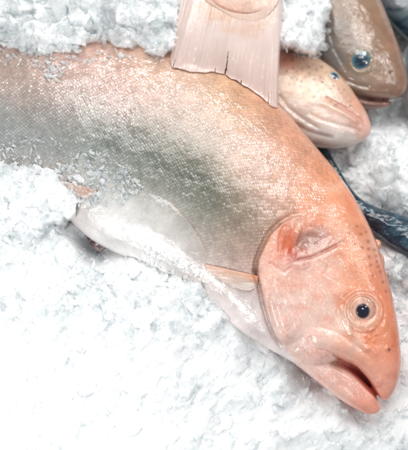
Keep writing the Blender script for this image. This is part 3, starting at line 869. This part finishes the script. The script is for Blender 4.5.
# --- dark blue fish lying under the others, right
ST5 = [(300, 118, 292, 124, 5, -30, 1), (322, 138, 314, 150, 6, -29, 1), (334, 160, 328, 171, 6, -27, 1), (346, 180, 340, 189, 6, -25, 1), (358, 196, 350, 208, 7, -24, .95), (374, 206, 364, 224, 9, -23, .9), (394, 213, 384, 241, 12, -23, .9), (420, 221, 408, 258, 15, -24, .9), (460, 238, 444, 282, 17, -25, .9), (520, 268, 500, 312, 16, -28, .9), (560, 296, 545, 328, 10, -30, 1)]
C5 = [(330, 160, (24, 52, 66)), (350, 190, (18, 44, 62)), (375, 208, (22, 54, 72)), (400, 220, (24, 58, 78)), (370, 220, (14, 34, 54)), (400, 245, (18, 46, 72)), (430, 240, (40, 70, 88)), (440, 275, (90, 110, 120))]
def spots5(px, py, c):
    b = fbm(np.stack([px / 9, py / 6, px * 0], -1), 3)
    return tint(c, .45 * sstep(.1, .6, b), (70, 110, 126))
f5, m5 = simple_fish('fish', "glossy dark navy fish tapering to a thin tail beside the big fish's back", P(400, 235, -38), ST5, [], M_dark, C5, lambda x, y: 1.2 * fbm(np.stack([x / 10, y / 5, x * 0], -1), 3), spots5, .9, lambda x, y: x * 0 + .25)

# --- blue striped back in the far corner, and the pale flank beside it
ST6 = [(372, -60, 352, -20, 16, -62, .9), (395, -48, 372, 2, 20, -60, .9), (425, -34, 398, 32, 22, -58, .9), (460, -10, 428, 58, 22, -58, .9), (500, 20, 470, 80, 18, -58, .9), (540, 50, 520, 92, 10, -60, 1)]
C6 = [(385, -20, (130, 140, 150)), (395, 0, (150, 156, 166)), (405, 12, (140, 160, 168)), (400, 26, (60, 92, 108)), (410, 36, (80, 116, 126)), (430, 20, (120, 138, 150))]
C6 = [(x, y, tuple(k * .72 for k in c)) for x, y, c in C6]
def spots6(px, py, c):
    for ln in ([(388, 22), (397, 24), (404, 20), (414, 14)], [(394, 30), (403, 27), (412, 30), (424, 28)], [(400, 38), (408, 34), (420, 40)], [(384, 8), (396, 10), (410, 6), (424, 2)]):
        c = tint(c, .85 * np.clip(-groove(px, py, ln, 2.0, 1), 0, 1), (18, 44, 62))
    return c
f6, m6 = simple_fish('fish', 'blue grey fish with dark wavy bars in the top right corner', P(430, 20, -80), ST6, [], M_dark, C6, lambda x, y: x * 0, spots6, 1.2)
ST7 = [(412, 40, 404, 50, 8, -52, 1), (424, 62, 404, 72, 14, -50, .95), (434, 92, 403, 96, 17, -50, .95), (444, 124, 408, 118, 17, -52, .95), (470, 160, 432, 160, 12, -56, 1)]
f7, m7 = simple_fish('fish', "smooth pinkish grey fish just showing at the right edge by the grey fish's snout", P(420, 90, -66), ST7, [], M_grey, [(405, 60, (128, 134, 138)), (404, 90, (148, 138, 138)), (420, 110, (134, 132, 134))], lambda x, y: x * 0, None, 1.2)

# ================================================================== ice
HCTRL = [(-140, 60, 30), (-150, 300, 30), (-100, 500, 26), (50, 350, 30), (0, 450, 28), (150, 330, 31), (120, 285, 33), (60, 255, 30), (30, 205, 36), (0, 190, 40), (-60, 200, 42), (180, 290, 31), (205, 312, 24), (235, 345, 15),
         (265, 372, 8), (320, 415, 0), (360, 438, -6), (404, 425, -12), (412, 380, -16), (420, 320, -20), (408, 280, -24), (404, 262, -28), (380, 178, -24), (405, 180, -20), (395, 150, -24), (360, 150, -34), (345, 165, -36), (392, 116, -66), (408, 126, -60),
         (88, 228, 4), (94, 238, -6), (230, 450, 8), (130, 450, 22), (480, 200, -30), (480, 420, -20), (420, 560, -16), (250, 560, 10), (480, -60, -70), (560, 60, -60),
         (100, 130, -24), (200, 170, -28), (300, 230, -26), (350, 300, -24), (300, 300, -22), (240, 230, -26), (20, 120, -22), (-80, 110, -22), (150, 200, -20), (370, 360, -20), (330, 360, -16),
         (300, 100, -48), (340, 60, -60), (230, 20, 0), (360, 10, -66), (405, 40, -84), (400, 80, -72), (120, -40, 46), (60, -100, 40), (240, -120, 10), (300, -100, -10)]
OVER = [(-160, -260), (60, -260), (205, -260), (200, -20), (186, 30), (172, 50), (163, 54), (150, 50), (136, 43), (122, 44), (113, 47), (104, 40), (92, 43), (80, 50), (66, 53), (56, 60), (48, 66), (38, 60), (24, 55), (6, 46), (-40, 44), (-160, 50)]
SLUSH = [(-160, 160), (-30, 152), (0, 158), (22, 155), (40, 163), (58, 166), (78, 170), (96, 182), (108, 194), (103, 199), (90, 201), (79, 208), (68, 220), (40, 234), (-160, 240)]
BETW = [(262, -260), (330, -260), (328, -70), (325, -10), (324, 15), (322, 40), (314, 50), (304, 50), (296, 47), (288, 46), (276, 46), (268, 10)]
def bed_h(px, py):
    acc = np.zeros(px.shape); wt = np.zeros(px.shape)
    for x, y, z in HCTRL:
        w = 1 / ((px - x) ** 2 + (py - y) ** 2 + 60.0) ** 1.8
        acc += w * z; wt += w
    h = acc / wt
    jg = np.stack([px / 9, py / 9, px * 0 + 3.0], -1)
    wob = fbm(jg, 3) * 5.0
    so = sdist(px, py, OVER) + wob + 7; sb = sdist(px, py, BETW) + wob * .6 + 7
    w = sstep(-9, 12, so)
    h = h * (1 - w) + (44 + 12 * sstep(0, 45, so)) * w
    w = sstep(-6, 7, sdist(px, py, SLUSH) + wob * 1.3)
    h = h * (1 - w) + 45 * w
    w = sstep(-6, 8, sb)
    return h * (1 - w) + (22 + 12 * sstep(0, 14, sb)) * w

def facets(x, y, cell, tilt, seed):
    """broken-ice relief: every cell a little tilted plate at its own height"""
    r = np.random.default_rng(seed)
    jx, jy, hh, tx, ty = r.random((5, 128, 128))
    gx_, gy_ = x / cell, y / cell
    ix, iy = np.floor(gx_).astype(int), np.floor(gy_).astype(int)
    best = np.full(x.shape, 1e9); out = np.zeros(x.shape)
    for a_ in (-1, 0, 1):
        for b_ in (-1, 0, 1):
            cx, cy = ix + a_, iy + b_
            m_, n_ = cx % 128, cy % 128
            dx, dy = gx_ - cx - jx[m_, n_], gy_ - cy - jy[m_, n_]
            d2 = dx * dx + dy * dy - hh[m_, n_] * .25
            v_ = (hh[m_, n_] - .5) * 1.1 + (dx * (tx[m_, n_] - .5) + dy * (ty[m_, n_] - .5)) * tilt
            k_ = d2 < best
            best = np.where(k_, d2, best); out = np.where(k_, v_, out)
    return out * cell

def bed_surface(px, py):
    h = bed_h(px, py)
    q = P(px, py, h)
    wx = px + vnoise(q / 7.0) * 2.2; wy = py + vnoise(q / 7.0 + 9.1) * 2.2
    back_ = sstep(110, 60, py) * sstep(340, 250, px)
    calm = 1 - .55 * sstep(285, 370, py)
    n = fbm(q / 34.0, 3) * 5.5 + calm * (facets(wx, wy, 13.0, 1.5, 1) * .34 + facets(wx + 40, wy + 9, 5.6, 1.8, 2) * .27) + fbm(q / 3.6, 2) * .3 * calm + back_ * facets(wx + 7, wy + 70, 24.0, 1.7, 5) * .30
    return q + n[..., None] * WV

gx = np.concatenate([np.arange(-260, -40, 3.0), np.arange(-40, 450, .95), np.arange(450, 660, 3.0)]); gy = np.concatenate([np.arange(-260, -40, 3.0), np.arange(-40, 490, .95), np.arange(490, 660, 3.0)])
GX, GY = np.meshgrid(gx, gy)
BV = bed_surface(GX.ravel(), GY.ravel())
n_x, n_y = len(gx), len(gy)
i = np.arange(n_y - 1)[:, None] * n_x; j = np.arange(n_x - 1)[None]
fq = np.stack([i + j, i + j + 1, i + n_x + j + 1, i + n_x + j], -1).reshape(-1, 4)
me = mesh_np('ice_bed', BV, fq[:, ::-1])
bed = link('ice_bed', me, M_bed); bed['kind'] = 'structure'

# shards: a few bevelled random hulls, copied by the thousand into one mesh
def shard_templates(n, sub, round_):
    out = []
    for _ in range(n):
        b = bmesh.new()
        k = random.randint(8, 13)
        asp = (1, random.uniform(.35, .9), random.uniform(.2, .7))
        for _ in range(k):
            d_ = Vector((random.gauss(0, 1), random.gauss(0, 1), random.gauss(0, 1))).normalized() * random.uniform(.75, 1.05)
            b.verts.new((d_.x * asp[0], d_.y * asp[1], d_.z * asp[2]))
        r = bmesh.ops.convex_hull(b, input=b.verts)
        bmesh.ops.delete(b, geom=[g for g in r['geom_interior'] if isinstance(g, bmesh.types.BMVert)], context='VERTS')
        bmesh.ops.bevel(b, geom=b.edges[:] , offset=round_, segments=2, affect='EDGES', clamp_overlap=True)
        bmesh.ops.triangulate(b, faces=b.faces)
        bmesh.ops.recalc_face_normals(b, faces=b.faces)
        b.verts.ensure_lookup_table(); b.verts.index_update()
        V = np.array([x.co for x in b.verts]); Fc = np.array([[x.index for x in f.verts] for f in b.faces])
        V = V + .06 * fbm(V * 2.2 + random.random() * 30, 2)[:, None] * V
        b.free(); out.append((V, Fc))
    return out

def rotm(n):
    q = rng.normal(size=(n, 4)); q /= np.linalg.norm(q, axis=1)[:, None]
    w, x, y, z = q.T
    return np.stack([np.stack([1 - 2 * (y * y + z * z), 2 * (x * y - z * w), 2 * (x * z + y * w)], -1),
                     np.stack([2 * (x * y + z * w), 1 - 2 * (x * x + z * z), 2 * (y * z - x * w)], -1),
                     np.stack([2 * (x * z - y * w), 2 * (y * z + x * w), 1 - 2 * (x * x + y * y)], -1)], 1)

def scatter(name, pts, sizes, temps, mat, kind='stuff', smooth=True):
    vs, fs, base = [], [], 0
    which = rng.integers(0, len(temps), len(pts))
    for k, (V, Fc) in enumerate(temps):
        idx = np.nonzero(which == k)[0]
        if not len(idx): continue
        M = rotm(len(idx))
        X = np.einsum('nij,vj->nvi', M, V) * sizes[idx, None, None] + pts[idx, None, :]
        vs.append(X.reshape(-1, 3))
        fs.append((Fc[None] + (np.arange(len(idx)) * len(V))[:, None, None]).reshape(-1, 3) + base)
        base += len(idx) * len(V)
    m = mesh_np(name, np.vstack(vs), np.vstack(fs))
    if not smooth: m.polygons.foreach_set('use_smooth', np.zeros(len(m.polygons), bool))
    o = link(name, m, mat); o['kind'] = kind
    return o

T_sharp = shard_templates(20, 1, .05)
T_round = shard_templates(14, 1, .16)
others = [bvh_of(x) for x in (m2, m3, m4, m5, m6, m7)]
ALLF = [bv_main] + others
N = 40000
sx = rng.uniform(-150, 560, N); sy = rng.uniform(-150, 600, N)
pts = bed_surface(sx, sy)
size = np.exp(rng.normal(math.log(3.9), .45, N))
keep = np.zeros(N, bool)
for k in range(N):
    if not (-40 < sx[k] < 450 and -40 < sy[k] < 490):
        keep[k] = rng.random() < .5
        continue
    best = None
    for b in ALLF:
        c_, n_ = hit_px(b, sx[k], sy[k])
        if c_ is not None and (best is None or c_ @ WV > best): best = c_ @ WV
    keep[k] = best is None or pts[k] @ WV > best - 1.0
up = sstep(110, 70, sy + np.maximum(0, sx - 330) * -3 + (sx > 330) * 40)           # coarse half-melted lumps behind, finer crush in front
up = np.where((sx > 320) & (sy < 330), np.maximum(up, .75), up)
low = sstep(300, 380, sy) * sstep(330, 120, sx) + sstep(370, 430, sy) * .6
bigger = fbm(np.stack([sx / 45, sy / 45, sx * 0 + 40], -1), 2)
size = size * (1 + .45 * np.clip(bigger, -.6, 1.2)) * (.84 + .75 * up)
dens = (.42 + .5 * sstep(-.35, .35, fbm(np.stack([sx / 30, sy / 30, sx * 0 + 11], -1), 2))) * (1 - .62 * np.clip(low, 0, 1)) * (1 - .25 * up)
keep &= rng.random(N) < dens
pts = pts + (size * rng.uniform(-.45, .6, N))[:, None] * WV
a = keep & (rng.random(N) < .66 - .45 * up)
c = keep & ~a
scatter('crushed_ice', pts[a], size[a], T_sharp, M_shard, smooth=False)
scatter('crushed_ice', pts[c], size[c] * .9, T_round, M_shard2)

# crumbs lying on the fish: left flank, edge of the ice over the back, tail, belly border
on = []
def crumbs(poly, n, s0, s1, bvhs, power=1.0, wfun=None, milky=False):
    poly = np.array(poly, float); lo, hi = poly.min(0), poly.max(0)
    k = 0; tries = 0
    while k < n and tries < n * 30:
        tries += 1
        x, y = rng.uniform(lo[0], hi[0]), rng.uniform(lo[1], hi[1])
        if not inside(np.array([x]), np.array([y]), poly)[0]: continue
        if wfun and rng.random() > wfun(x, y): continue
        best = None
        for b in bvhs:
            c_, n_ = hit_px(b, x, y)
            if c_ is not None and (best is None or c_ @ WV > best[0] @ WV): best = (c_, n_)
        if best is None: continue
        s_ = rng.uniform(s0, s1) * rng.uniform(.6, 1)
        on.append((best[0] + best[1] * s_ * .25, s_, milky)); k += 1
crumbs([(-20, 146), (30, 138), (80, 146), (125, 165), (146, 188), (120, 205), (70, 206), (-20, 192)], 900, 1.4, 6.5, [bv_main, bv_fin], wfun=lambda x, y: .12 + .88 * min(1, max(0, (y - 146) / 40)) * (.4 + .6 * (math.sin(x * .21) > -.2)))
crumbs([(-20, 100), (60, 105), (130, 150), (150, 185), (-20, 180)], 50, 1.5, 4.0, [bv_main])
crumbs([(-10, 46), (30, 60), (60, 58), (110, 50), (165, 56), (166, 64), (120, 60), (70, 66), (57, 84), (46, 82), (38, 68), (-10, 62)], 150, 2.5, 6.5, [bv_main])
crumbs([(46, 60), (56, 60), (56, 82), (47, 82)], 26, 3, 6.0, [bv_main])
crumbs([(140, 244), (200, 264), (215, 302), (245, 340), (200, 320), (130, 270)], 170, 1.3, 5.0, [bv_main], milky=True)
crumbs([(150, 190), (172, 205), (170, 215), (148, 205)], 14, 2, 4, [bv_main])
crumbs([(278, 30), (300, 42), (318, 50), (326, 62), (300, 58), (280, 52)], 60, 2.5, 6, others[:2])
crumbs([(318, -10), (330, -10), (332, 20), (324, 50), (316, 50)], 40, 3, 6.5, others[:2])
on_p = np.array([x[0] for x in on]); on_s = np.array([x[1] for x in on])
pick = (rng.random(len(on_s)) < .5) & ~np.array([x[2] for x in on])
scatter('crushed_ice', on_p[pick], on_s[pick], T_round, M_melt)
scatter('crushed_ice', on_p[~pick], on_s[~pick], T_sharp, M_shard, smooth=False)

# ================================================================== light
w = bpy.data.worlds.new('World'); S.world = w; w.use_nodes = True
bg = w.node_tree.nodes['Background']; bg.inputs[0].default_value = (0.86, 0.93, 1.0, 1); bg.inputs[1].default_value = 0.24

def area(name, loc, target, sx, sy, watts, rgb):
    l = bpy.data.lights.new(name, 'AREA'); l.shape = 'RECTANGLE'; l.size = sx; l.size_y = sy; l.energy = watts; l.color = rgb
    o = bpy.data.objects.new(name, l); COL.objects.link(o)
    o.location = loc
    o.rotation_euler = (Vector(target) - Vector(loc)).to_track_quat('-Z', 'Y').to_euler()
    return o
area('counter_or_fill_lamp', (0.20, 0.70, 1.15), (0.02, 0.0, 0), .9, .45, 6.2, (1, .975, .94))
area('counter_or_fill_lamp', (-0.40, -0.46, 0.50), (-0.19, -0.20, 0), .25, .25, 3.4, (1, .99, .97))  # added fill lamp that bleaches the lower-left ice white
for x, y, z in ((.02, .84, .60), (.28, .82, .66), (.54, .74, .72), (.78, .48, .60), (.92, .20, .66), (.46, .66, .9), (.62, -.05, 1.1), (-.15, .75, .9)):
    area('spot_lamp', (x, y, z), (0.06, 0.04, 0), .055, .055, .95, (1, .98, .95))

# ================================================================== render
S.render.engine = 'CYCLES'
S.cycles.use_denoising = True
S.cycles.max_bounces = 14; S.cycles.transmission_bounces = 8; S.cycles.transparent_max_bounces = 24; S.cycles.diffuse_bounces = 6
S.cycles.caustics_refractive = True; S.cycles.caustics_reflective = False; S.cycles.blur_glossy = 1.0
S.cycles.sample_clamp_indirect = 6.0
S.view_settings.view_transform = 'Standard'; S.view_settings.look = 'None'
S.view_settings.exposure = 0.06; S.view_settings.gamma = 1.0
S.render.resolution_x = 928; S.render.resolution_y = 1024
